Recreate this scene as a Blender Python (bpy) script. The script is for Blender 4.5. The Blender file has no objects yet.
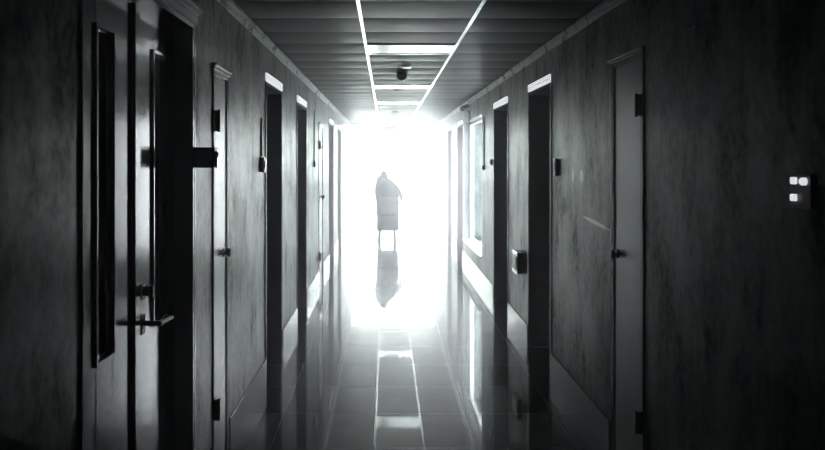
import bpy, bmesh, math, random
from mathutils import Vector, Matrix
random.seed(7)
PI = math.pi
S = bpy.context.scene
COL = S.collection

# ------------------------------------------------------------------ camera
EYE = 1.69            # eye height
XL, XR, ZC = -0.92, 1.30, EYE + 0.935      # left wall, right wall, ceiling
Y0, Y1 = -4.0, 19.5   # corridor extent (behind the camera ... daylight end)
cam_d = bpy.data.cameras.new('camera')
cam_d.sensor_width = 36
cam_d.lens = 755.0 / 825.0 * 36.0
cam_d.shift_x = 26.5 / 825.0
cam_d.shift_y = -65.0 / 825.0
cam_d.clip_start = 0.05
cam_d.clip_end = 300
cam = bpy.data.objects.new('camera', cam_d)
COL.objects.link(cam)
cam.location = (0, 0, EYE)
cam.rotation_euler = (PI / 2, 0, 0)
S.camera = cam

# ------------------------------------------------------------------ world: bright overcast sky
w = bpy.data.worlds.new('sky'); S.world = w; w.use_nodes = True
bg = w.node_tree.nodes['Background']
bg.inputs[0].default_value = (0.90, 0.96, 1.0, 1)
bg.inputs[1].default_value = 34.0
# light portal in the daylight end of the corridor (guides sampling, gives no light itself)
pl = bpy.data.lights.new('daylight_portal', 'AREA'); pl.shape = 'RECTANGLE'
pl.size = XR - XL; pl.size_y = ZC; pl.cycles.is_portal = True
po = bpy.data.objects.new('daylight_portal', pl); COL.objects.link(po)
po.location = ((XL + XR) / 2, Y1 + 0.1, ZC / 2)
po.rotation_euler = (-PI / 2, 0, 0)     # -Z looks to -Y, into the corridor
WIN = (10.25, 12.6, .36, 2.31)          # side window in the right wall: near y, far y, sill, head

vs = S.view_settings
S.display_settings.display_device = 'sRGB'
vs.view_transform = 'Standard'; vs.look = 'None'; vs.exposure = 0.0; vs.gamma = 1.0
vs.use_curve_mapping = False
S.cycles.use_denoising = True
S.cycles.max_bounces = 14
S.cycles.glossy_bounces = 8
S.cycles.diffuse_bounces = 6
S.cycles.volume_bounces = 5
S.cycles.sample_clamp_indirect = 12
S.cycles.volume_step_rate = 2

# ------------------------------------------------------------------ materials
class NT:
    def __init__(s, name):
        s.m = bpy.data.materials.new(name); s.m.use_nodes = True
        s.t = s.m.node_tree; s.b = s.t.nodes['Principled BSDF']
    def n(s, typ, **k):
        x = s.t.nodes.new(typ)
        for a, b in k.items(): setattr(x, a, b)
        return x
    def l(s, a, b): s.t.links.new(a, b)
    def coords(s, scale=(1, 1, 1)):
        g = s.n('ShaderNodeNewGeometry'); mp = s.n('ShaderNodeMapping')
        mp.inputs['Scale'].default_value = scale
        s.l(g.outputs['Position'], mp.inputs['Vector']); return mp.outputs['Vector']
    def noise(s, vec, sc, det=4, rough=0.55):
        x = s.n('ShaderNodeTexNoise'); x.inputs['Scale'].default_value = sc
        x.inputs['Detail'].default_value = det; x.inputs['Roughness'].default_value = rough
        s.l(vec, x.inputs['Vector']); return x.outputs['Fac']
    def rng(s, v, a, b, c, d):
        x = s.n('ShaderNodeMapRange'); x.inputs[1].default_value = a; x.inputs[2].default_value = b
        x.inputs[3].default_value = c; x.inputs[4].default_value = d
        s.l(v, x.inputs[0]); return x.outputs[0]
    def mix(s, f, c1, c2):
        x = s.n('ShaderNodeMix', data_type='RGBA')
        if hasattr(f, 'links'): s.l(f, x.inputs[0])
        else: x.inputs[0].default_value = f
        for c, i in ((c1, 6), (c2, 7)):
            if hasattr(c, 'links'): s.l(c, x.inputs[i])
            else: x.inputs[i].default_value = (*c, 1)
        return x.outputs[2]
    def math(s, op, a, b=None):
        x = s.n('ShaderNodeMath', operation=op)
        for v, i in ((a, 0), (b, 1)):
            if v is None: continue
            if hasattr(v, 'links'): s.l(v, x.inputs[i])
            else: x.inputs[i].default_value = v
        return x.outputs[0]
    def bump(s, h, strength, dist=0.01):
        x = s.n('ShaderNodeBump'); x.inputs['Strength'].default_value = strength
        x.inputs['Distance'].default_value = dist
        s.l(h, x.inputs['Height']); s.l(x.outputs[0], s.b.inputs['Normal'])

def simple(name, col, rough, metal=0.0, var=0.12, sc=9.0, spec=0.5, stretch=(1, 1, 1), bump=0.0):
    t = NT(name); v = t.coords(stretch); f = t.noise(v, sc)
    c = t.mix(t.rng(f, .3, .7, 0, 1), tuple(x * (1 - var) for x in col), tuple(min(1, x * (1 + var)) for x in col))
    t.l(c, t.b.inputs['Base Color'])
    t.l(t.rng(f, .3, .7, max(.02, rough * (1 - var)), rough * (1 + var)), t.b.inputs['Roughness'])
    t.b.inputs['Metallic'].default_value = metal
    t.b.inputs['Specular IOR Level'].default_value = spec
    if bump: t.bump(f, bump, .004)
    return t.m

def wall_mat(name, stains):
    t = NT(name)
    v = t.coords((1, 1, .55)); v2 = t.coords((1, 1, .8)); v3 = t.coords((1, 1, .28))
    a = t.noise(v, 3.2, 6, .6); b = t.noise(v2, 26, 3, .6); c = t.noise(v3, 11, 5, .65)
    f = t.math('ADD', t.math('MULTIPLY', a, .55), t.math('ADD', t.math('MULTIPLY', b, .25), t.math('MULTIPLY', c, .20)))
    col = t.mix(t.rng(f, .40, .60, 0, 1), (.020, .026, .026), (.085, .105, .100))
    rg = t.rng(f, .36, .64, .32, .28)
    sl = t.rng(f, .40, .62, .005, .19)
    g = t.n('ShaderNodeNewGeometry'); sep = t.n('ShaderNodeSeparateXYZ'); t.l(g.outputs['Position'], sep.inputs[0])
    for (y, z, ry, rz, ang, colr, sp) in stains:
        dy = t.math('SUBTRACT', sep.outputs[1], y); dz = t.math('SUBTRACT', sep.outputs[2], z)
        ca, sa = math.cos(ang), math.sin(ang)
        u = t.math('ADD', t.math('MULTIPLY', dy, ca / ry), t.math('MULTIPLY', dz, sa / ry))
        q = t.math('ADD', t.math('MULTIPLY', dy, -sa / rz), t.math('MULTIPLY', dz, ca / rz))
        r = t.math('ADD', t.math('MULTIPLY', u, u), t.math('MULTIPLY', q, q))
        r = t.math('ADD', r, t.rng(b, .3, .7, -.35, .35))
        k = t.rng(r, .55, 1.1, .75, 0)
        col = t.mix(k, col, colr)
        sl = t.math('ADD', t.math('MULTIPLY', sl, t.math('SUBTRACT', 1, k)), t.math('MULTIPLY', k, sp))
    t.l(col, t.b.inputs['Base Color']); t.l(rg, t.b.inputs['Roughness']); t.l(sl, t.b.inputs['Specular IOR Level'])
    t.bump(f, .2, .008)
    return t.m

M = {}
M['wall_left'] = wall_mat('painted plaster left', [(4.72, 1.15, .17, .40, 0, (.04, .045, .045), .05)])
M['wall_right'] = wall_mat('painted plaster right', [
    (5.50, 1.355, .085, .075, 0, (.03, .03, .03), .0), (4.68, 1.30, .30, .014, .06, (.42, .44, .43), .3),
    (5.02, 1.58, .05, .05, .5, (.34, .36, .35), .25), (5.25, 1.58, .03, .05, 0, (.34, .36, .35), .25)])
M['wood'] = simple('dark varnished wood', (.030, .022, .030), .20, var=.25, sc=14, stretch=(1, 1, .08), spec=.5)
M['leaf'] = simple('dark varnished door leaf', (.026, .032, .042), .24, var=.0, sc=8, stretch=(1, 1, .12), spec=1.3)
M['leaf'].node_tree.nodes['Principled BSDF'].inputs['IOR'].default_value = 1.75
M['double_leaf'] = simple('near black varnished door leaf', (.015, .014, .018), .19, var=.0, spec=.45)
M['black'] = simple('black plastic', (.028, .023, .030), .35)
M['jamb'] = simple('matt black timber', (.16, .125, .175), .7, spec=.2)
M['steel'] = simple('brushed steel', (.62, .63, .64), .22, metal=1, sc=40)
M['tbar'] = simple('polished white metal', (.86, .88, .88), .12, metal=1, var=.04)
M['reflector'] = simple('aluminium reflector', (.88, .9, .9), .08, metal=1, var=.03)
M['white'] = simple('white plastic', (.72, .74, .74), .3, var=.05)
M['gloss'] = simple('white gloss paint', (.82, .84, .85), .18, var=.04)
M['lit'] = simple('self glowing white', (.8, .82, .85), .3, var=.03)
_p = M['lit'].node_tree.nodes['Principled BSDF']; _p.inputs['Emission Color'].default_value = (.92, .96, 1, 1); _p.inputs['Emission Strength'].default_value = .75  # own glow added for door strips and switch glints; downlight lens shares it
M['cornice'] = simple('grey painted cornice', (.42, .45, .45), .3, var=.2, sc=5)
M['glass'] = simple('ribbed door glass', (.11, .14, .125), .12, var=.2, sc=30)
M['base'] = simple('dark skirting tile', (.060, .047, .049), .10, var=.3, sc=5)
M['terrace'] = simple('pale concrete terrace', (.78, .78, .76), .7, var=.05, sc=3)
M['render'] = simple('pale exterior render', (.80, .80, .79), .8, var=.04)
M['void'] = simple('dark grey plaster', (.05, .05, .052), .7)

def floor_mat():
    t = NT('polished dark floor tiles')
    g = t.n('ShaderNodeNewGeometry'); mp = t.n('ShaderNodeMapping')
    mp.inputs['Location'].default_value = (.08, -.23, 0)
    t.l(g.outputs['Position'], mp.inputs['Vector'])
    br = t.n('ShaderNodeTexBrick'); br.offset = 0; br.squash = 1
    br.inputs['Scale'].default_value = 1; br.inputs['Mortar Size'].default_value = .0028
    br.inputs['Mortar Smooth'].default_value = .1
    br.inputs['Brick Width'].default_value = .6; br.inputs['Row Height'].default_value = .6
    br.inputs['Color1'].default_value = (.030, .034, .035, 1); br.inputs['Color2'].default_value = (.042, .048, .049, 1)
    br.inputs['Mortar'].default_value = (.06, .07, .07, 1)
    t.l(mp.outputs[0], br.inputs['Vector'])
    n1 = t.noise(t.coords((1, .5, 1)), 4, 5); n2 = t.noise(t.coords(), 45, 3)
    c = t.mix(t.rng(n1, .3, .7, 0, .5), br.outputs['Color'], (.06, .066, .066))
    t.l(c, t.b.inputs['Base Color'])
    r = t.math('ADD', t.rng(n1, .3, .7, .20, .25), t.math('MULTIPLY', br.outputs['Fac'], .06))
    t.l(r, t.b.inputs['Roughness'])
    t.b.inputs['IOR'].default_value = 1.5; t.b.inputs['Specular IOR Level'].default_value = .3
    t.b.inputs['Coat Weight'].default_value = 1.0; t.b.inputs['Coat Roughness'].default_value = .03
    t.b.inputs['Coat IOR'].default_value = 1.5
    h = t.math('SUBTRACT', t.math('MULTIPLY', n2, .03), br.outputs['Fac'])
    t.bump(h, .10, .0006)
    return t.m
M['floor'] = floor_mat()

def ceil_mat():
    t = NT('grey mineral ceiling planks')
    v = t.coords((.5, 1, 1)); a = t.noise(v, 3.5, 6, .65); b = t.noise(t.coords((.25, 2.2, 1)), 9, 4, .6)
    f = t.math('ADD', t.math('MULTIPLY', a, .5), t.math('MULTIPLY', b, .5))
    t.l(t.mix(t.rng(f, .38, .62, 0, 1), (.012, .015, .015), (.060, .068, .066)), t.b.inputs['Base Color'])
    t.l(t.rng(f, .38, .62, .30, .44), t.b.inputs['Roughness'])
    t.b.inputs['Specular IOR Level'].default_value = .02
    t.bump(f, .3, .006)
    return t.m
M['ceiling'] = ceil_mat()

# ------------------------------------------------------------------ mesh helpers
def box(bm, x0, x1, y0, y1, z0, z1, bev=0.0):
    x0, x1 = sorted((x0, x1)); y0, y1 = sorted((y0, y1)); z0, z1 = sorted((z0, z1))
    r = bmesh.ops.create_cube(bm, size=1.0)
    for v in r['verts']:
        v.co = Vector(((x0 + x1) / 2 + v.co.x * (x1 - x0), (y0 + y1) / 2 + v.co.y * (y1 - y0), (z0 + z1) / 2 + v.co.z * (z1 - z0)))
    if bev:
        es = list({e for v in r['verts'] for e in v.link_edges})
        bmesh.ops.bevel(bm, geom=es, offset=bev, segments=2, affect='EDGES', profile=.6)

def cyl(bm, p0, p1, r0, r1=None, seg=20):
    r1 = r0 if r1 is None else r1
    p0, p1 = Vector(p0), Vector(p1); d = p1 - p0
    m = Matrix.Translation((p0 + p1) / 2) @ d.to_track_quat('Z', 'Y').to_matrix().to_4x4()
    bmesh.ops.create_cone(bm, cap_ends=True, segments=seg, radius1=r0, radius2=r1, depth=d.length, matrix=m)

def lathe(bm, o, axis, prof, seg=24):
    """prof: list of (distance along axis, radius)"""
    q = Vector(axis).to_track_quat('Z', 'Y'); rings = []
    for t, r in prof:
        rings.append([bm.verts.new(Vector(o) + q @ Vector((r * math.cos(2 * PI * k / seg), r * math.sin(2 * PI * k / seg), t))) for k in range(seg)])
    for a, b in zip(rings, rings[1:]):
        for k in range(seg): bm.faces.new((a[k], a[(k + 1) % seg], b[(k + 1) % seg], b[k]))
    bm.faces.new(rings[0][::-1]); bm.faces.new(rings[-1])

def obj(name, bm, mat, parent=None, smooth=False):
    bmesh.ops.recalc_face_normals(bm, faces=bm.faces)
    me = bpy.data.meshes.new(name); bm.to_mesh(me); bm.free()
    me.materials.append(mat)
    if smooth:
        for p in me.polygons: p.use_smooth = True
        me.set_sharp_from_angle(angle=math.radians(40))
    o = bpy.data.objects.new(name, me); COL.objects.link(o)
    if parent:
        o.parent = parent
        pr = parent; loc = Vector((0, 0, 0))
        while pr: loc += pr.location; pr = pr.parent
        me.transform(Matrix.Translation(-loc))       # shapes are written in world coordinates
    return o

def struct(name, bm, mat, label=None, cat=None):
    o = obj(name, bm, mat); o['kind'] = 'structure'
    if label: o['label'] = label; o['category'] = cat
    return o

def thing(name, loc, label, cat, group=None, kind=None):
    o = bpy.data.objects.new(name, None); COL.objects.link(o); o.location = loc
    o.empty_display_size = .1
    o['label'] = label; o['category'] = cat
    if group: o['group'] = group
    if kind: o['kind'] = kind
    return o

def mesh(f, *a, **k):
    bm = bmesh.new(); f(bm, *a, **k); return bm

def copy_tree(root, delta):
    r = root.copy(); COL.objects.link(r); r.location = root.location + Vector(delta)
    for ch in list(root.children):
        c = ch.copy(); COL.objects.link(c); c.parent = r
        for g in list(ch.children):
            d = g.copy(); COL.objects.link(d); d.parent = c
    return r

# ------------------------------------------------------------------ shell
TH = .30
# (near y, far y, head z)
DL = [(2.29, 3.60, 2.34), (4.02, 4.37, 2.17), (5.76, 6.63, 2.29), (7.78, 8.68, 2.29), (10.37, 10.95, 2.17), (12.2, 13.15, 2.29), (14.4, 15.35, 2.29)]
DR = [(3.82, 4.32, 2.24), (5.95, 6.86, 2.30), (8.04, 9.06, 2.30), (WIN[0], WIN[1], WIN[3]), (12.8, 13.7, 2.30), (14.95, 15.9, 2.30)]

def wall_bm(side, doors):
    bm = bmesh.new(); xi = XL if side < 0 else XR; xo = xi + side * TH
    y = Y0
    for a, b, h in doors:
        box(bm, xi, xo, y, a, 0, ZC + .06); box(bm, xi, xo, a, b, h, ZC + .06); y = b
    box(bm, xi, xo, y, Y1, 0, ZC + .06)
    return bm
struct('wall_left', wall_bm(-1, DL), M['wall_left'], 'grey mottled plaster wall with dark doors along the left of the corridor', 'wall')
wr = wall_bm(1, DR); box(wr, XR, XR + TH, WIN[0], WIN[1], 0, WIN[2])
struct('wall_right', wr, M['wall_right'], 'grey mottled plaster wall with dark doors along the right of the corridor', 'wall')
struct('wall_back', mesh(box, XL - TH, XR + TH, Y0 - .2, Y0 - .001, -.1, ZC + .1), M['void'], 'end wall of the corridor behind the viewpoint', 'wall')
struct('floor', mesh(box, XL - TH, XR + TH, Y0, Y1 + .3, -.2, 0), M['floor'], 'dark polished tile floor reflecting the daylight', 'floor')

# ceiling: planks 0.547 m deep with open joints, laid across the corridor, between two long bars
bm = bmesh.new()
P, PH = .547, 4.50
k0 = math.floor((Y0 - PH) / P)
XA, XB = -.165, .575          # the two long metal bars
PANEL = [(6.141, 6.688), (9.423, 9.97), (12.158, 12.705), (16.534, 17.081)]
y = PH + k0 * P; i = 0
while y < Y1 + .2:
    y1 = min(y + P, Y1 + .25)
    for (a, b) in ((XL - .02, XA), (XA, XB), (XB, XR + .02)):
        if (a, b) == (XA, XB) and any(abs(y - p[0]) < .05 for p in PANEL):
            continue
        if True:                      # each plank bows down a little between its open joints
            ya = y + .008; yb = y + P - .004
            sag = random.uniform(.006, .014)
            N = 7; rows = []
            for q in range(N + 1):
                u = q / N; zz = ZC + .012 - sag * (1 - abs(2 * u - 1) ** 2.2)
                rows.append((bm.verts.new((a + .004, ya + (yb - ya) * u, zz)), bm.verts.new((b - .004, ya + (yb - ya) * u, zz))))
            for c, d in zip(rows, rows[1:]): bm.faces.new((c[0], c[1], d[1], d[0]))
            top = [bm.verts.new((p.co.x, p.co.y, ZC + .04)) for p in (rows[0][0], rows[0][1], rows[-1][1], rows[-1][0])]
            bm.faces.new((rows[0][0], rows[0][1], top[1], top[0])); bm.faces.new((rows[-1][0], rows[-1][1], top[2], top[3]))
            bm.faces.new(top)
            bm.faces.new([p[0] for p in rows] + [top[3], top[0]]); bm.faces.new([p[1] for p in rows] + [top[2], top[1]])
    y += P; i += 1
box(bm, XL - TH, XR + TH, Y0 - .2, Y1 + .3, ZC + .05, ZC + .25)
struct('ceiling', bm, M['ceiling'], 'grey plank ceiling over the corridor', 'ceiling')

def bar(x): return mesh(box, x - .012, x + .012, Y0, Y1, ZC - .006, ZC + .02, .002)
struct('trim_1', bar(XA), M['tbar'], 'left one of the two bright metal ceiling bars', 'ceiling bar')
struct('trim_2', bar(XB), M['tbar'], 'right one of the two bright metal ceiling bars', 'ceiling bar')
def corn(x, s):
    bm = bmesh.new(); box(bm, x, x + s * .028, Y0, Y1, ZC - .032, ZC - .004, .003)
    box(bm, x, x + s * .012, Y0, Y1, ZC - .07, ZC - .034, .003); return bm
struct('trim_3', corn(XL, 1), M['cornice'], 'grey cornice where the left wall meets the ceiling', 'cornice')
struct('trim_4', corn(XR, -1), M['cornice'], 'grey cornice where the right wall meets the ceiling', 'cornice')

def basebm(side, doors):
    bm = bmesh.new(); xi = XL if side < 0 else XR; y = Y0
    segs = []
    doors = [d for d in doors if d[0] != WIN[0]]
    for a, b, h in doors: segs.append((y, a - .045)); y = b + .045
    segs.append((y, Y1))
    for a, b in segs: box(bm, xi, xi - side * .012, a, b, 0, .18, .003)
    return bm
struct('baseboard_left', basebm(-1, DL), M['base'], 'dark glossy tile skirting along the left wall', 'skirting')
struct('baseboard_right', basebm(1, DR), M['base'], 'dark glossy tile skirting along the right wall', 'skirting')

# daylight end: open end with a slim frame, terrace and parapet outside
bm = bmesh.new()
for x in (XL, XR - .04): box(bm, x, x + .04, Y1 - .08, Y1 + .02, 0, ZC, .004)
box(bm, XL + .04, XR - .04, Y1 - .08, Y1 + .02, ZC - .04, ZC, .004)
struct('trim_5', bm, M['render'], 'pale frame around the bright open end of the corridor', 'frame')
struct('ground', mesh(lambda bm: (box(bm, -14, 14, Y1 + .3, Y1 + 12, -.2, 0), box(bm, XR + TH, 14, Y0, Y1 + .3, -.2, 0))), M['terrace'], 'pale terrace outside the open end', 'terrace')
struct('window_dimming_wall', mesh(box, XR + TH + 2.5, XR + TH + 2.7, 5, 36, 0, 2.9), M['render'], 'pale wall added outside the side window to dim its daylight', 'wall')  # unseen wall added to hold back the sky at the side window
struct('parapet', mesh(box, -14, 14, Y1 + 9, Y1 + 9.2, 0, .9), M['render'], 'low pale parapet at the far edge of the terrace', 'parapet')

# haze hanging in the far half of the corridor
hz = bpy.data.materials.new('pale haze'); hz.use_nodes = True
nt = hz.node_tree; nt.nodes.remove(nt.nodes['Principled BSDF'])
vsn = nt.nodes.new('ShaderNodeVolumeScatter')
vsn.inputs['Color'].default_value = (.99, .955, 1, 1); g_ = nt.nodes.new('ShaderNodeNewGeometry'); sp_ = nt.nodes.new('ShaderNodeSeparateXYZ')
nt.links.new(g_.outputs['Position'], sp_.inputs[0])
mr_ = nt.nodes.new('ShaderNodeMapRange'); mr_.interpolation_type = 'SMOOTHSTEP'
for i_, v_ in enumerate((8.5, 18.5, .014, .38)): mr_.inputs[i_ + 1].default_value = v_
nt.links.new(sp_.outputs[1], mr_.inputs[0]); nt.links.new(mr_.outputs[0], vsn.inputs['Density'])
vsn.inputs['Anisotropy'].default_value = .65
nt.links.new(vsn.outputs[0], nt.nodes['Material Output'].inputs['Volume'])
o = obj('haze', mesh(box, XL + .03, XR - .03, -1.0, Y1 - .1, .01, ZC - .09), hz)
o['kind'] = 'stuff'; o['label'] = 'bright haze filling the corridor, thickest at the far end'; o['category'] = 'haze'

# ------------------------------------------------------------------ doors
def frame_bm(side, a, b, h, rec, cas=.045, out=.006):
    """jamb linings and head lining inside the opening, casing on the wall face"""
    xi = XL if side < 0 else XR; bm = bmesh.new()
    xb = xi + side * (rec + .05)
    for (p, q) in ((a, a + .025), (b - .025, b)):
        box(bm, xi - side * out, xb, p, q, 0, h, .002)
    box(bm, xi - side * out, xb, a + .025, b - .025, h - .025, h, .002)
    return bm
def casing_bm(side, a, b, h, cas, out=.008):
    xi = XL if side < 0 else XR; bm = bmesh.new()
    box(bm, xi, xi - side * out, a - .020, a, 0, h, .002)
    box(bm, xi, xi - side * out, b, b + .020, 0, h, .002)
    return bm
def head_bm(side, a, b, h, cas, out=.016):
    xi = XL if side < 0 else XR; bm = bmesh.new()
    box(bm, xi, xi - side * out, a - .038, b + .038, h + .001, h + cas * .52, .002)
    box(bm, xi, xi - side * (out + .008), a - .042, b + .042, h + cas * .56, h + cas, .003)
    return bm

def knob(side, x, y, z, parent, lab='black round door knob'):
    bm = bmesh.new()
    lathe(bm, (x, y, z), (-side, 0, 0), [(0, .027), (.006, .027), (.008, .012), (.016, .011), (.020, .022), (.030, .027), (.040, .023), (.044, .012)])
    o = obj('knob', bm, M['black'], parent, True)
    return o

ndoor = [0]
def door(side, a, b, h, label, rec, cas, kind):
    ndoor[0] += 1
    xi = XL if side < 0 else XR
    t = thing('door_%d' % ndoor[0], (xi, (a + b) / 2, 0), label, 'door', kind='structure')
    xl = xi + side * rec
    lf = bmesh.new()
    if kind == 'deep':
        obj('frame', frame_bm(side, a, b, h, rec), M['jamb'], t)
        obj('casing', casing_bm(side, a, b, h, cas), M['wood'], t)
        obj('glow_strip', mesh(box, xi, xi - side * .012, a + .004, b - .004, h + .004, h + .066, .002), M['lit'], t)['label'] = 'white strip over the door with an added glow'  # white head strip, made to glow because plain paint stays too dim
        tb = bmesh.new()
        box(tb, xi - side * .0121, xi - side * .017, a - .02, b + .02, h + .029, h + .033, .001)
        box(tb, xi, xi - side * .016, a - .02, b + .02, h + .0665, h + .074, .002)
        obj('strip_bar', tb, M['wood'], t)
        box(lf, xl, xl + side * .045, a + .027, b - .027, .006, h - .027, .003)
        # raised panels
        for z0, z1 in ((.22, 1.0), (1.14, h - .2)):
            box(lf, xl - side * .008, xl + side * .01, a + .15, b - .15, z0, z1, .006)
        l = obj('leaf', lf, M['jamb'], t)
        bm = bmesh.new(); yk = a + .11
        box(bm, xl, xl - side * .008, yk - .02, yk + .02, .95, 1.12, .003)
        cyl(bm, (xl, yk, 1.03), (xl - side * .05, yk, 1.03), .009)
        cyl(bm, (xl - side * .05, yk - .008, 1.03), (xl - side * .05, yk + .11, 1.03), .009)
        obj('lever', bm, M['black'], l, True)
    else:
        obj('frame', frame_bm(side, a, b, h, rec), M['wood'], t)
        obj('casing', casing_bm(side, a, b, h, cas), M['wood'], t)
        obj('head_casing', head_bm(side, a, b, h, cas), M['wood'], t)
        box(lf, xl, xl + side * .04, a + .027, b - .027, .006, h - .027, .003)
        l = obj('leaf', lf, M['leaf'], t)
        for z in (.35, 1.90 if side < 0 else 1.97):
            bm = bmesh.new(); yh = a + .034
            box(bm, xl + side * .002, xl - side * .022, yh - .012, yh + .012, z - .055, z + .055, .002)
            cyl(bm, (xl - side * .022, yh, z - .06), (xl - side * .022, yh, z + .06), .009)
            obj('hinge', bm, M['black'], l)
        knob(side, xl, b - .085, 1.165, l)
    return t

# near left double door with two glass slits
a, b, h = DL[0]
ndoor[0] += 1
t = thing('door_1', (XL, (a + b) / 2, 0), 'dark double door with two narrow glass slits, nearest on the left', 'door', kind='structure')
rec = .08; xl = XL - rec
obj('frame', frame_bm(-1, a, b, h, rec), M['wood'], t)
obj('casing', casing_bm(-1, a, b, h, .07), M['wood'], t)
bm = bmesh.new()
box(bm, XL, XL + .014, a - .04, b + .04, h + .001, h + .035, .003)
box(bm, XL, XL + .026, a - .045, b + .045, h + .037, h + .055, .006)
box(bm, XL, XL + .040, a - .05, b + .05, h + .057, h + .078, .009)
obj('head_casing', bm, M['wood'], t)
for n, (p, q, s0, s1) in enumerate(((a + .027, 2.985, 2.60, 2.755), (2.99, b - .027, 3.235, 3.40))):
    lf = bmesh.new(); z0, z1 = .99, 2.15; T = .045
    box(lf, xl, xl - T, p, s0, .006, h - .027, .002)
    box(lf, xl, xl - T, s1, q, .006, h - .027, .002)
    box(lf, xl, xl - T, s0, s1, .006, z0, .001)
    box(lf, xl, xl - T, s0, s1, z1, h - .027, .001)
    l = obj('leaf', lf, M['double_leaf'], t)
    gb = bmesh.new(); box(gb, xl - .020, xl - .026, s0 + .001, s1 - .001, z0 + .001, z1 - .001)
    obj('glass_pane', gb, M['glass'], l)
    bd = bmesh.new()          # glazing bead
    for (u0, u1, w0, w1) in ((s0 - .014, s0, z0 - .014, z1 + .014), (s1, s1 + .014, z0 - .014, z1 + .014), (s0, s1, z0 - .014, z0), (s0, s1, z1, z1 + .014)):
        box(bd, xl, xl + .010, u0, u1, w0, w1, .002)
    obj('glazing_bead', bd, M['wood'], l)
    if n == 1:
        st = bmesh.new(); box(st, xl, xl + .016, 2.965, 3.025, .006, h - .03, .004)
        obj('meeting_strip', st, M['wood'], l)
        kb = bmesh.new()
        box(kb, xl + .0005, xl + .012, 3.055, 3.105, 1.12, 1.185, .003)
        cyl(kb, (xl + .01, 3.08, 1.155), (xl + .040, 3.08, 1.155), .02); box(kb, xl + .036, xl + .052, 3.07, 3.09, 1.132, 1.178, .003)
        obj('thumb_turn', kb, M['black'], l)
        kb = bmesh.new()
        box(kb, xl + .0005, xl + .012, 3.055, 3.105, .98, 1.06, .003)
        cyl(kb, (xl + .01, 3.08, 1.024), (xl + .085, 3.08, 1.024), .011)
        cyl(kb, (xl + .08, 3.07, 1.024), (xl + .088, 3.22, 1.020), .010, .008)
        cyl(kb, (xl + .088, 3.213, 1.020), (xl + .055, 3.235, 1.020), .008)
        obj('lever', kb, M['black'], l, True)

SH = .07
door(-1, *DL[1], 'narrow glossy cupboard door with black knob on the left, just past the double door', .001, .035, 'flat')
door(-1, *DL[2], 'black recessed door on the left, nearest one past the narrow cupboard door', .19, SH, 'deep')
door(-1, *DL[3], 'black recessed door on the left, second past the narrow cupboard door', .19, SH, 'deep')
door(-1, *DL[4], 'pale gleaming narrow door on the left between two pairs of recessed doors', .001, .035, 'flat')
door(-1, *DL[5], 'hazy recessed door on the left, second from the bright end', .19, SH, 'deep')
door(-1, *DL[6], 'hazy recessed door on the left, nearest the bright end', .19, SH, 'deep')
door(1, *DR[0], 'narrow glossy cupboard door with black knob, nearest door on the right wall', .001, .022, 'flat')
door(1, *DR[1], 'black recessed door on the right, tallest of the recessed ones there', .19, SH, 'deep')
door(1, *DR[2], 'black recessed door on the right beyond the low wall box', .19, SH, 'deep')
t = thing('window_1', (XR, (WIN[0] + WIN[1]) / 2, WIN[2]), 'tall bright window in the right wall past the recessed doors', 'window', kind='structure')
bm = bmesh.new(); xo = XR + .10
for (p, q, z0, z1) in ((WIN[0], WIN[1], WIN[2], WIN[2] + .04), (WIN[0], WIN[1], WIN[3] - .04, WIN[3]), (WIN[0], WIN[0] + .04, WIN[2] + .04, WIN[3] - .04), (WIN[1] - .04, WIN[1], WIN[2] + .04, WIN[3] - .04)):
    box(bm, xo, xo + .06, p, q, z0, z1, .004)
ym = (WIN[0] + WIN[1]) / 2
0 and box(bm, xo + .005, xo + .055, ym - .02, ym + .02, WIN[2] + .04, WIN[3] - .04, .004)
obj('window_frame', bm, M['white'], t)
bm = bmesh.new(); box(bm, XR - .03, xo, WIN[0] + .002, WIN[1] - .002, WIN[2] + .001, WIN[2] + .025, .004); obj('window_sill', bm, M['white'], t)
door(1, *DR[4], 'hazy recessed door on the right, second from the bright end', .19, SH, 'deep')
door(1, *DR[5], 'hazy recessed door on the right, nearest the bright end', .19, SH, 'deep')

# ------------------------------------------------------------------ ceiling fittings
def panel(y0, y1, label):
    t = thing('ceiling_light', ((XA + XB) / 2, (y0 + y1) / 2, ZC), label, 'ceiling light', 'recessed lights between the ceiling bars')
    x0, x1 = XA + .013, XB - .013
    fr = bmesh.new()
    for (p, q, r, s) in ((x0, x1, y0 + .004, y0 + .03), (x0, x1, y1 - .03, y1 - .004), (x0, x0 + .02, y0 + .03, y1 - .03), (x1 - .02, x1, y0 + .03, y1 - .03)):
        box(fr, p, q, r, s, ZC - .001, ZC + .035, .002)
    obj('frame', fr, M['tbar'], t)
    rf = bmesh.new()
    box(rf, x0 + .02, x1 - .02, y0 + .03, y1 - .03, ZC + .004, ZC + .012)
    obj('reflector', rf, M['reflector'], t)
    return t
for (p, q), lb in zip(PANEL, ('bright rectangular light between the ceiling bars, nearest in view',
                              'bright rectangular light between the ceiling bars, just beyond the smoke detector',
                              'recessed ceiling light lost in glare, third along the corridor',
                              'recessed ceiling light lost in glare, nearest the open end')):
    panel(p, q, lb)

t = thing('downlight', (.20, 7.55, ZC), 'small round white downlight just before the dark dome detector', 'downlight')
bm = bmesh.new(); lathe(bm, (.20, 7.55, ZC + .01), (0, 0, -1), [(0, .058), (.014, .060), (.020, .052), (.020, .040), (.012, .038)]); obj('ring', bm, M['tbar'], t, True)
bm = bmesh.new(); lathe(bm, (.20, 7.55, ZC + .004), (0, 0, -1), [(0, .039), (.018, .038), (.022, .030)]); obj('lens', bm, M['lit'], t, True)

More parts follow.
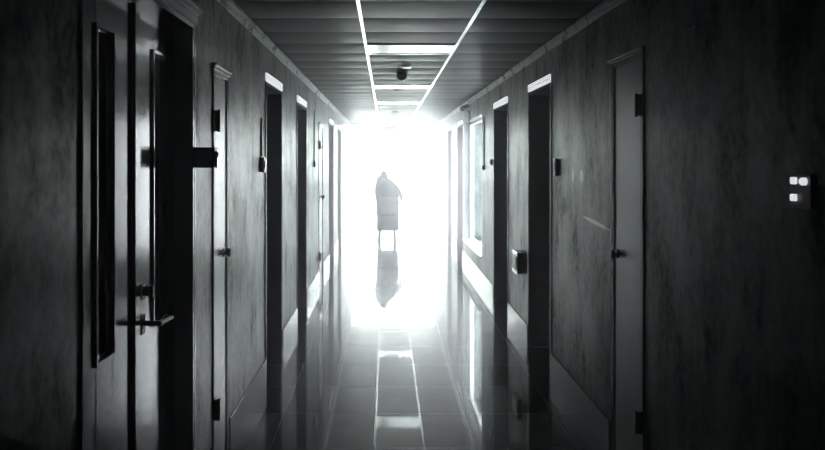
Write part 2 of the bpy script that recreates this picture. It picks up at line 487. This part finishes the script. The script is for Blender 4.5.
def detector(x, y, r, label, mat):
    t = thing('smoke_detector', (x, y, ZC), label, 'smoke detector')
    bm = bmesh.new(); lathe(bm, (x, y, ZC + .012), (0, 0, -1), [(0, r * 1.05), (.022, r * 1.05), (.027, r * .9)], 28); obj('base', bm, mat, t, True)
    bm = bmesh.new(); lathe(bm, (x, y, ZC - .014), (0, 0, -1), [(0, r * .93), (.02, r * .95), (.045, r * .85), (.065, r * .6), (.076, r * .3), (.078, r * .05)], 28); obj('dome', bm, mat, t, True)
detector(.172, 8.05, .062, 'dark dome hanging from the ceiling beside the round downlight', M['black'])
def flat_detector(x, y, r, label):
    t = thing('ceiling_sensor', (x, y, ZC), label, 'sensor', 'flat ceiling sensors')
    bm = bmesh.new(); lathe(bm, (x, y, ZC + .01), (0, 0, -1), [(0, r), (.014, r), (.022, r * .8), (.025, r * .3)], 28); obj('cover', bm, M['black'], t, True)
flat_detector(.17, 10.1, .055, 'small flat dark sensor just beyond the second bright ceiling light')
flat_detector(.18, 14.7, .075, 'small flat dark sensor in the glare far down the ceiling')
# hanging exit sign plate, lost in the glare
t = thing('hanging_sign', (.13, 17.4, ZC), 'small pale sign hanging from the ceiling near the open end', 'sign')
bm = bmesh.new(); box(bm, -.02, .28, 17.39, 17.41, 2.33, 2.47, .004); obj('plate', bm, M['white'], t)
for x in (.03, .23): obj('rod', mesh(cyl, (x, 17.4, 2.465), (x, 17.4, ZC + .01), .004), M['steel'], t)


# ------------------------------------------------------------------ wall fittings
# black projecting box beside the double door
t = thing('wall_box', (XL, 3.68, 1.70), 'black box sticking out of the left wall just past the double door', 'wall box')
bm = bmesh.new(); box(bm, XL, XL + .092, 3.645, 3.72, 1.652, 1.752, .003); obj('body', bm, M['black'], t)
bm = bmesh.new(); box(bm, XL + .0925, XL + .102, 3.66, 3.705, 1.655, 1.735, .003); cyl(bm, (XL + .1, 3.68, 1.715), (XL + .108, 3.68, 1.715), .012); obj('cover', bm, M['steel'], t)

def switch(side, y, z0, z1, wy, pro, label, conduit=None, name='wall_switch', cat='switch', body='black'):
    xi = XL if side < 0 else XR; s = -side
    t = thing(name, (xi, y, (z0 + z1) / 2), label, cat)
    bm = bmesh.new(); box(bm, xi, xi + s * pro * .6, y - wy / 2, y + wy / 2, z0, z1, .003); obj('back_box', bm, M[body], t)
    bm = bmesh.new(); box(bm, xi + s * pro * .6, xi + s * pro * .8, y - wy / 2 - .003, y + wy / 2 + .003, z0 - .003, z1 + .003, .003); obj('plate', bm, M['white'], t)
    zc = (z0 + z1) / 2; hh = (z1 - z0)
    bm = bmesh.new(); box(bm, xi + s * pro * .79, xi + s * pro, y - wy * .22, y + wy * .22, zc - hh * .25, zc + hh * .25, .002); obj('rocker', bm, M['white'], t)
    if conduit:
        bm = bmesh.new(); box(bm, xi, xi + s * .012, y - .009, y + .009, z1 + .004, conduit, .002); obj('conduit', bm, M['cornice'], t)
    return t
switch(-1, 5.56, 1.60, 1.71, .075, .034, 'wall switch with thin conduit above, left wall before the first recessed door', 2.00)
switch(-1, 9.65, 1.60, 1.68, .07, .03, 'wall switch with long thin conduit, left wall after the second recessed door', 2.33)
switch(1, 5.75, 1.57, 1.70, .07, .026, 'small wall switch on the right just before the first recessed door')
switch(1, 9.25, 1.63, 1.70, .06, .03, 'tiny wall switch on the right past the second recessed door')
switch(1, 10.0, 1.56, 1.62, .06, .03, 'switch with long thin conduit on the right wall before the side window', 2.25)

t = thing('wall_panel', (XR, 7.35, .70), 'low shallow box on the right wall between the two black recessed doors', 'wall box')
bm = bmesh.new(); box(bm, XR, XR - .040, 7.22, 7.48, .60, .80, .003); obj('body', bm, M['black'], t)
bm = bmesh.new(); box(bm, XR - .0405, XR - .048, 7.21, 7.49, .59, .81, .003); obj('cover', bm, M['steel'], t)
bm = bmesh.new(); box(bm, XR - .0482, XR - .054, 7.25, 7.45, .63, .77, .002); obj('lid', bm, M['white'], t)

# near right switch; toggles and round button get an added glow for glints
t = thing('wall_switch', (XR, 2.34, 1.595), 'dark switch plate with two white toggles given a glow for their glints, far right near the viewer', 'switch')
bm = bmesh.new(); box(bm, XR, XR - .012, 2.29, 2.40, 1.54, 1.645, .003); obj('plate', bm, M['black'], t)
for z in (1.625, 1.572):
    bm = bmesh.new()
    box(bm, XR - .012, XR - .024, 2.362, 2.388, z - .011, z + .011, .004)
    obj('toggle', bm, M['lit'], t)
bm = bmesh.new(); lathe(bm, (XR - .012, 2.318, 1.624), (-1, 0, 0), [(0, .012), (.012, .012), (.017, .008), (.018, .002)]); obj('glint_button', bm, M['lit'], t, True)

o = obj('wall_hook', mesh(lambda bm: (lathe(bm, (XR, 3.18, 2.255), (-1, 0, 0), [(0, .009), (.004, .009), (.006, .004), (.022, .004), (.026, .006), (.030, .003)]))), M['steel'], None, True)
o['label'] = 'tiny metal hook high on the dark right wall'; o['category'] = 'hook'

# security camera on the right wall
cy = 11.75
t = thing('security_camera', (XR, cy, 2.45), 'small security camera high on the right wall pointing down the corridor', 'security camera')
bm = bmesh.new(); box(bm, XR, XR - .02, cy - .05, cy + .05, 2.26, 2.46, .004); obj('wall_plate', bm, M['black'], t)
bm = bmesh.new(); cyl(bm, (XR - .015, cy, 2.44), (XR - .075, cy - .02, 2.495), .014); obj('bracket', bm, M['steel'], t)
bm = bmesh.new(); cyl(bm, (XR - .035, cy + .04, 2.53), (XR - .115, cy - .10, 2.485), .036); cyl(bm, (XR - .110, cy - .092, 2.4875), (XR - .125, cy - .118, 2.479), .043, .040)
obj('body', bm, M['black'], t, True)
bm = bmesh.new(); cyl(bm, (XR - .1245, cy - .117, 2.4795), (XR - .130, cy - .127, 2.4765), .024); obj('lens', bm, M['glass'], t, True)

# ------------------------------------------------------------------ the person
PD = 15.8
cloth = simple('grey blue cloth', (.30, .37, .50), .8, var=.1, sc=20)
skirtm = simple('darker grey blue skirt cloth', (.19, .23, .33), .85, var=.1, sc=20)
bagm = simple('pale grey bag cloth', (.62, .65, .68), .75, var=.06)
skin = simple('skin', (.42, .27, .20), .5, var=.05)
hair = simple('dark hair', (.03, .025, .025), .45, var=.2, sc=60, stretch=(1, 1, .2))
shoe = simple('dark shoe leather', (.03, .03, .035), .4)

def skin_obj(name, verts, edges, radii, mat, parent, root=0, sub=2):
    me = bpy.data.meshes.new(name); me.from_pydata([Vector(v) for v in verts], edges, []); me.update()
    me.materials.append(mat)
    o = bpy.data.objects.new(name, me); COL.objects.link(o); o.parent = parent
    sm = o.modifiers.new('Skin', 'SKIN'); sm.use_smooth_shade = True
    layer = me.skin_vertices[0].data if me.skin_vertices else None
    if layer is None:
        bpy.context.view_layer.objects.active = o
        layer = me.skin_vertices[0].data
    for i, r in enumerate(radii):
        layer[i].radius = r if isinstance(r, tuple) else (r, r)
        layer[i].use_root = (i == root)
    ss = o.modifiers.new('Sub', 'SUBSURF'); ss.levels = sub; ss.render_levels = sub
    return o

pr = thing('person', (.02, PD, 0), 'stooped person in a knee length grey coat walking away towards the bright end', 'person')
# local coordinates: x right, y towards the light, z up; walking away, bent forward
V = [(0, 0, .74),                                   # 0 pelvis
     (-.01, .02, .90), (-.02, .07, 1.06), (-.03, .13, 1.20), (-.045, .17, 1.27), (-.06, .225, 1.305),   # 1..5 spine, chest, neck, head base
     (-.065, .265, 1.345), (-.067, .275, 1.385),     # 6,7 head
     (-.10, 0, .70), (-.145, .06, .40), (-.155, -.02, .085), (-.16, .02, .045), (-.165, .13, .03),      # 8..12 left leg and foot
     (.10, 0, .70), (.145, .10, .40), (.165, .10, .085), (.17, .14, .045), (.175, .25, .03),            # 13..17 right
     (-.17, .12, 1.21), (-.215, .12, .96), (-.175, .25, .80),       # 18..20 left arm
     (.12, .12, 1.17), (.275, .07, .95), (.305, .23, .84)]          # 21..23 right arm, elbow held out
E = [(0, 1), (1, 2), (2, 3), (3, 4), (4, 5), (5, 6), (6, 7), (0, 8), (8, 9), (9, 10), (10, 11), (11, 12),
     (0, 13), (13, 14), (14, 15), (15, 16), (16, 17), (3, 18), (18, 19), (19, 20), (3, 21), (21, 22), (22, 23)]
R = [(.13, .10), (.12, .09), (.13, .10), (.12, .09), .05, .058, .078, .06,
     .075, .05, .03, .032, .025, .075, .05, .03, .032, .025, .052, .038, .024, .052, .038, .024]
body = skin_obj('body', V, E, R, skin, pr)

def limb(name, pts, rad, mat, parent, sub=1):
    return skin_obj(name, pts, [(i, i + 1) for i in range(len(pts) - 1)], rad, mat, parent, 0, sub)
# hands: palm, four fingers and a thumb each, slightly curled (part of the body)
def hand(w, sx, d):
    w = Vector(w); d = Vector(d).normalized(); side = Vector((0, .2, 1)).normalized(); out = Vector((sx, 0, 0))
    pv = [w, w + d * .035, w + d * .07]; ed = [(0, 1), (1, 2)]; rd = [(.02, .014), (.032, .014), (.034, .013)]
    o = limb('hand', pv, rd, skin, body, 1)
    for k, ln in enumerate((.062, .072, .068, .054)):
        r = w + d * .065 + side * (.026 - .0175 * k)
        limb('finger', [r, r + d * ln * .5 - out * .006, r + d * ln * .8 - out * .022, r + d * ln * .9 - out * .038], [.0085, .008, .0075, .0065], skin, o, 1)
    r = w + d * .02 + side * .024
    limb('thumb', [r, r + side * .03 + d * .02, r + side * .042 + d * .048], [.011, .0095, .008], skin, o, 1)
hand(V[20], -1, (.15, .5, -.8)); hand(V[23], 1, (-.4, .6, -.5))
# face on the far side (towards the light), ears, hair
hc = Vector((-.066, .275, 1.350))
hb = bmesh.new()
bmesh.ops.create_uvsphere(hb, u_segments=28, v_segments=20, radius=1, matrix=Matrix.Translation(hc) @ Matrix.Rotation(.35, 4, 'X') @ Matrix.Diagonal((.074, .092, .108, 1)))
for v in hb.verts:                              # brow, jaw, nose and mouth shaping
    q = v.co - hc
    if q.z < -.03: v.co.x = hc.x + q.x * (1 + (q.z + .03) * 4.2)
    if q.y > .07 and abs(q.x) < .014 and -.035 < q.z < .02: v.co.y += .016 * (1 - abs(q.x) / .014) + .004
    if q.y > .06 and abs(abs(q.x) - .03) < .013 and abs(q.z - .012) < .012: v.co.y -= .007
    if q.y > .06 and abs(q.x) < .022 and abs(q.z + .052) < .006: v.co.y -= .004
hd = obj('head', hb, skin, None, True)
def attach(o, p):
    o.parent = p
attach(hd, body)
for sx in (-1, 1):
    eb = bmesh.new(); bmesh.ops.create_uvsphere(eb, u_segments=12, v_segments=8, radius=.011, matrix=Matrix.Translation(hc + Vector((sx * .030, .074, .010))))
    attach(obj('eye', eb, bagm, None, True), hd)
    er = bmesh.new(); bmesh.ops.create_uvsphere(er, u_segments=12, v_segments=8, radius=1, matrix=Matrix.Translation(hc + Vector((sx * .076, -.002, -.004))) @ Matrix.Diagonal((.008, .016, .028, 1)))
    attach(obj('ear', er, skin, None, True), hd)
hr = bmesh.new()
bmesh.ops.create_uvsphere(hr, u_segments=28, v_segments=20, radius=1, matrix=Matrix.Translation(hc + Vector((0, -.012, .010))) @ Matrix.Rotation(.35, 4, 'X') @ Matrix.Diagonal((.081, .096, .112, 1)))
for v in list(hr.verts):
    q = v.co - hc
    if q.y > .055 and q.z < .05: v.co.y = hc.y + .05 - .01
bmesh.ops.create_uvsphere(hr, u_segments=14, v_segments=10, radius=.030, matrix=Matrix.Translation(hc + Vector((0, -.095, .028))))
attach(obj('hair', hr, hair, None, True), body)

# coat: rings following the bent back, open at the hem
def loft(rings, seg=36, fold=0.0, close_top=True):
    bm = bmesh.new(); rr = []
    for (cx, cyy, z, rx, ry, tilt) in rings:
        ring = []
        for k in range(seg):
            an = 2 * PI * k / seg
            f = 1 + fold * (1 if z < .6 else .3) * math.sin(9 * an + z * 3)
            px, py = rx * f * math.cos(an), ry * f * math.sin(an)
            # squarer section
            ring.append(bm.verts.new((cx + px, cyy + py, z + py * tilt - px * max(0, z - .9) * .9)))
        rr.append(ring)
    for A, B in zip(rr, rr[1:]):
        for k in range(seg): bm.faces.new((A[k], A[(k + 1) % seg], B[(k + 1) % seg], B[k]))
    if close_top: bm.faces.new(rr[-1])
    return bm
sk = loft([(.015, .05, .215, .232, .17, 0), (.013, .04, .40, .222, .165, 0), (.01, .02, .60, .212, .16, 0), (.005, .01, .70, .20, .15, 0)], fold=.035, close_top=False)
o = obj('skirt', sk, skirtm, None, True); o.parent = pr
sd = o.modifiers.new('Thick', 'SOLIDIFY'); sd.thickness = .006
ct = loft([(.012, .01, .53, .236, .17, 0), (.008, .01, .72, .236, .165, 0), (.005, .03, .90, .232, .155, .1), (.0, .07, 1.04, .236, .150, .25),
           (-.008, .10, 1.14, .228, .14, .4), (-.02, .125, 1.22, .208, .13, .45), (-.035, .155, 1.285, .160, .10, .5), (-.050, .19, 1.33, .080, .075, .5)], fold=.015, close_top=False)
o = obj('coat', ct, cloth, None, True); o.parent = pr
sd = o.modifiers.new('Thick', 'SOLIDIFY'); sd.thickness = .006
for sx, pts in ((-1, (V[18], (-.20, .12, 1.08), V[19], (-.19, .19, .87), V[20])), (1, (V[21], (.22, .10, 1.06), V[22], (.30, .15, .89), V[23]))):
    p = [Vector(q) for q in pts]; p[-1] = p[-2].lerp(p[-1], .85)
    limb('sleeve', p, [.075, .068, .056, .050, .043], cloth, pr, 2)
for nm, A, B in (('left', V[11], V[12]), ('right', V[16], V[17])):
    sh = bmesh.new()
    A, B = Vector(A), Vector(B)
    c = A.lerp(B, .42)
    bmesh.ops.create_uvsphere(sh, u_segments=18, v_segments=12, radius=1, matrix=Matrix.Translation((c.x, c.y, .042)) @ Matrix.Diagonal((.045, .13, .05, 1)))
    for v in sh.verts:
        if v.co.z < .012: v.co.z = 0.0
        if v.co.y > c.y + .02: v.co.z *= .75
    o = obj('shoe', sh, shoe, None, True); o.parent = pr

# bag carried low on the back, with a strap over the shoulder
bt = thing('shoulder_bag', (.06, PD - .21, .75), 'pale flat bag slung on the back of the walking person', 'bag')
bm = bmesh.new(); box(bm, -.13 + .02, .215 + .02, PD - .27, PD - .165, .575, .925, .03); obj('pouch', bm, bagm, bt, True)
bm = bmesh.new(); box(bm, -.12 + .02, .205 + .02, PD - .283, PD - .271, .72, .915, .005); obj('flap', bm, bagm, bt, True)
so = skin_obj('strap', [(-.14, .03, .16), (-.16, .05, .30), (-.17, .16, .44), (-.10, .27, .50), (.02, .36, .36), (.12, .37, .22)], [(0, 1), (1, 2), (2, 3), (3, 4), (4, 5)], [(.016, .005)] * 6, skirtm, bt, 0, 1)
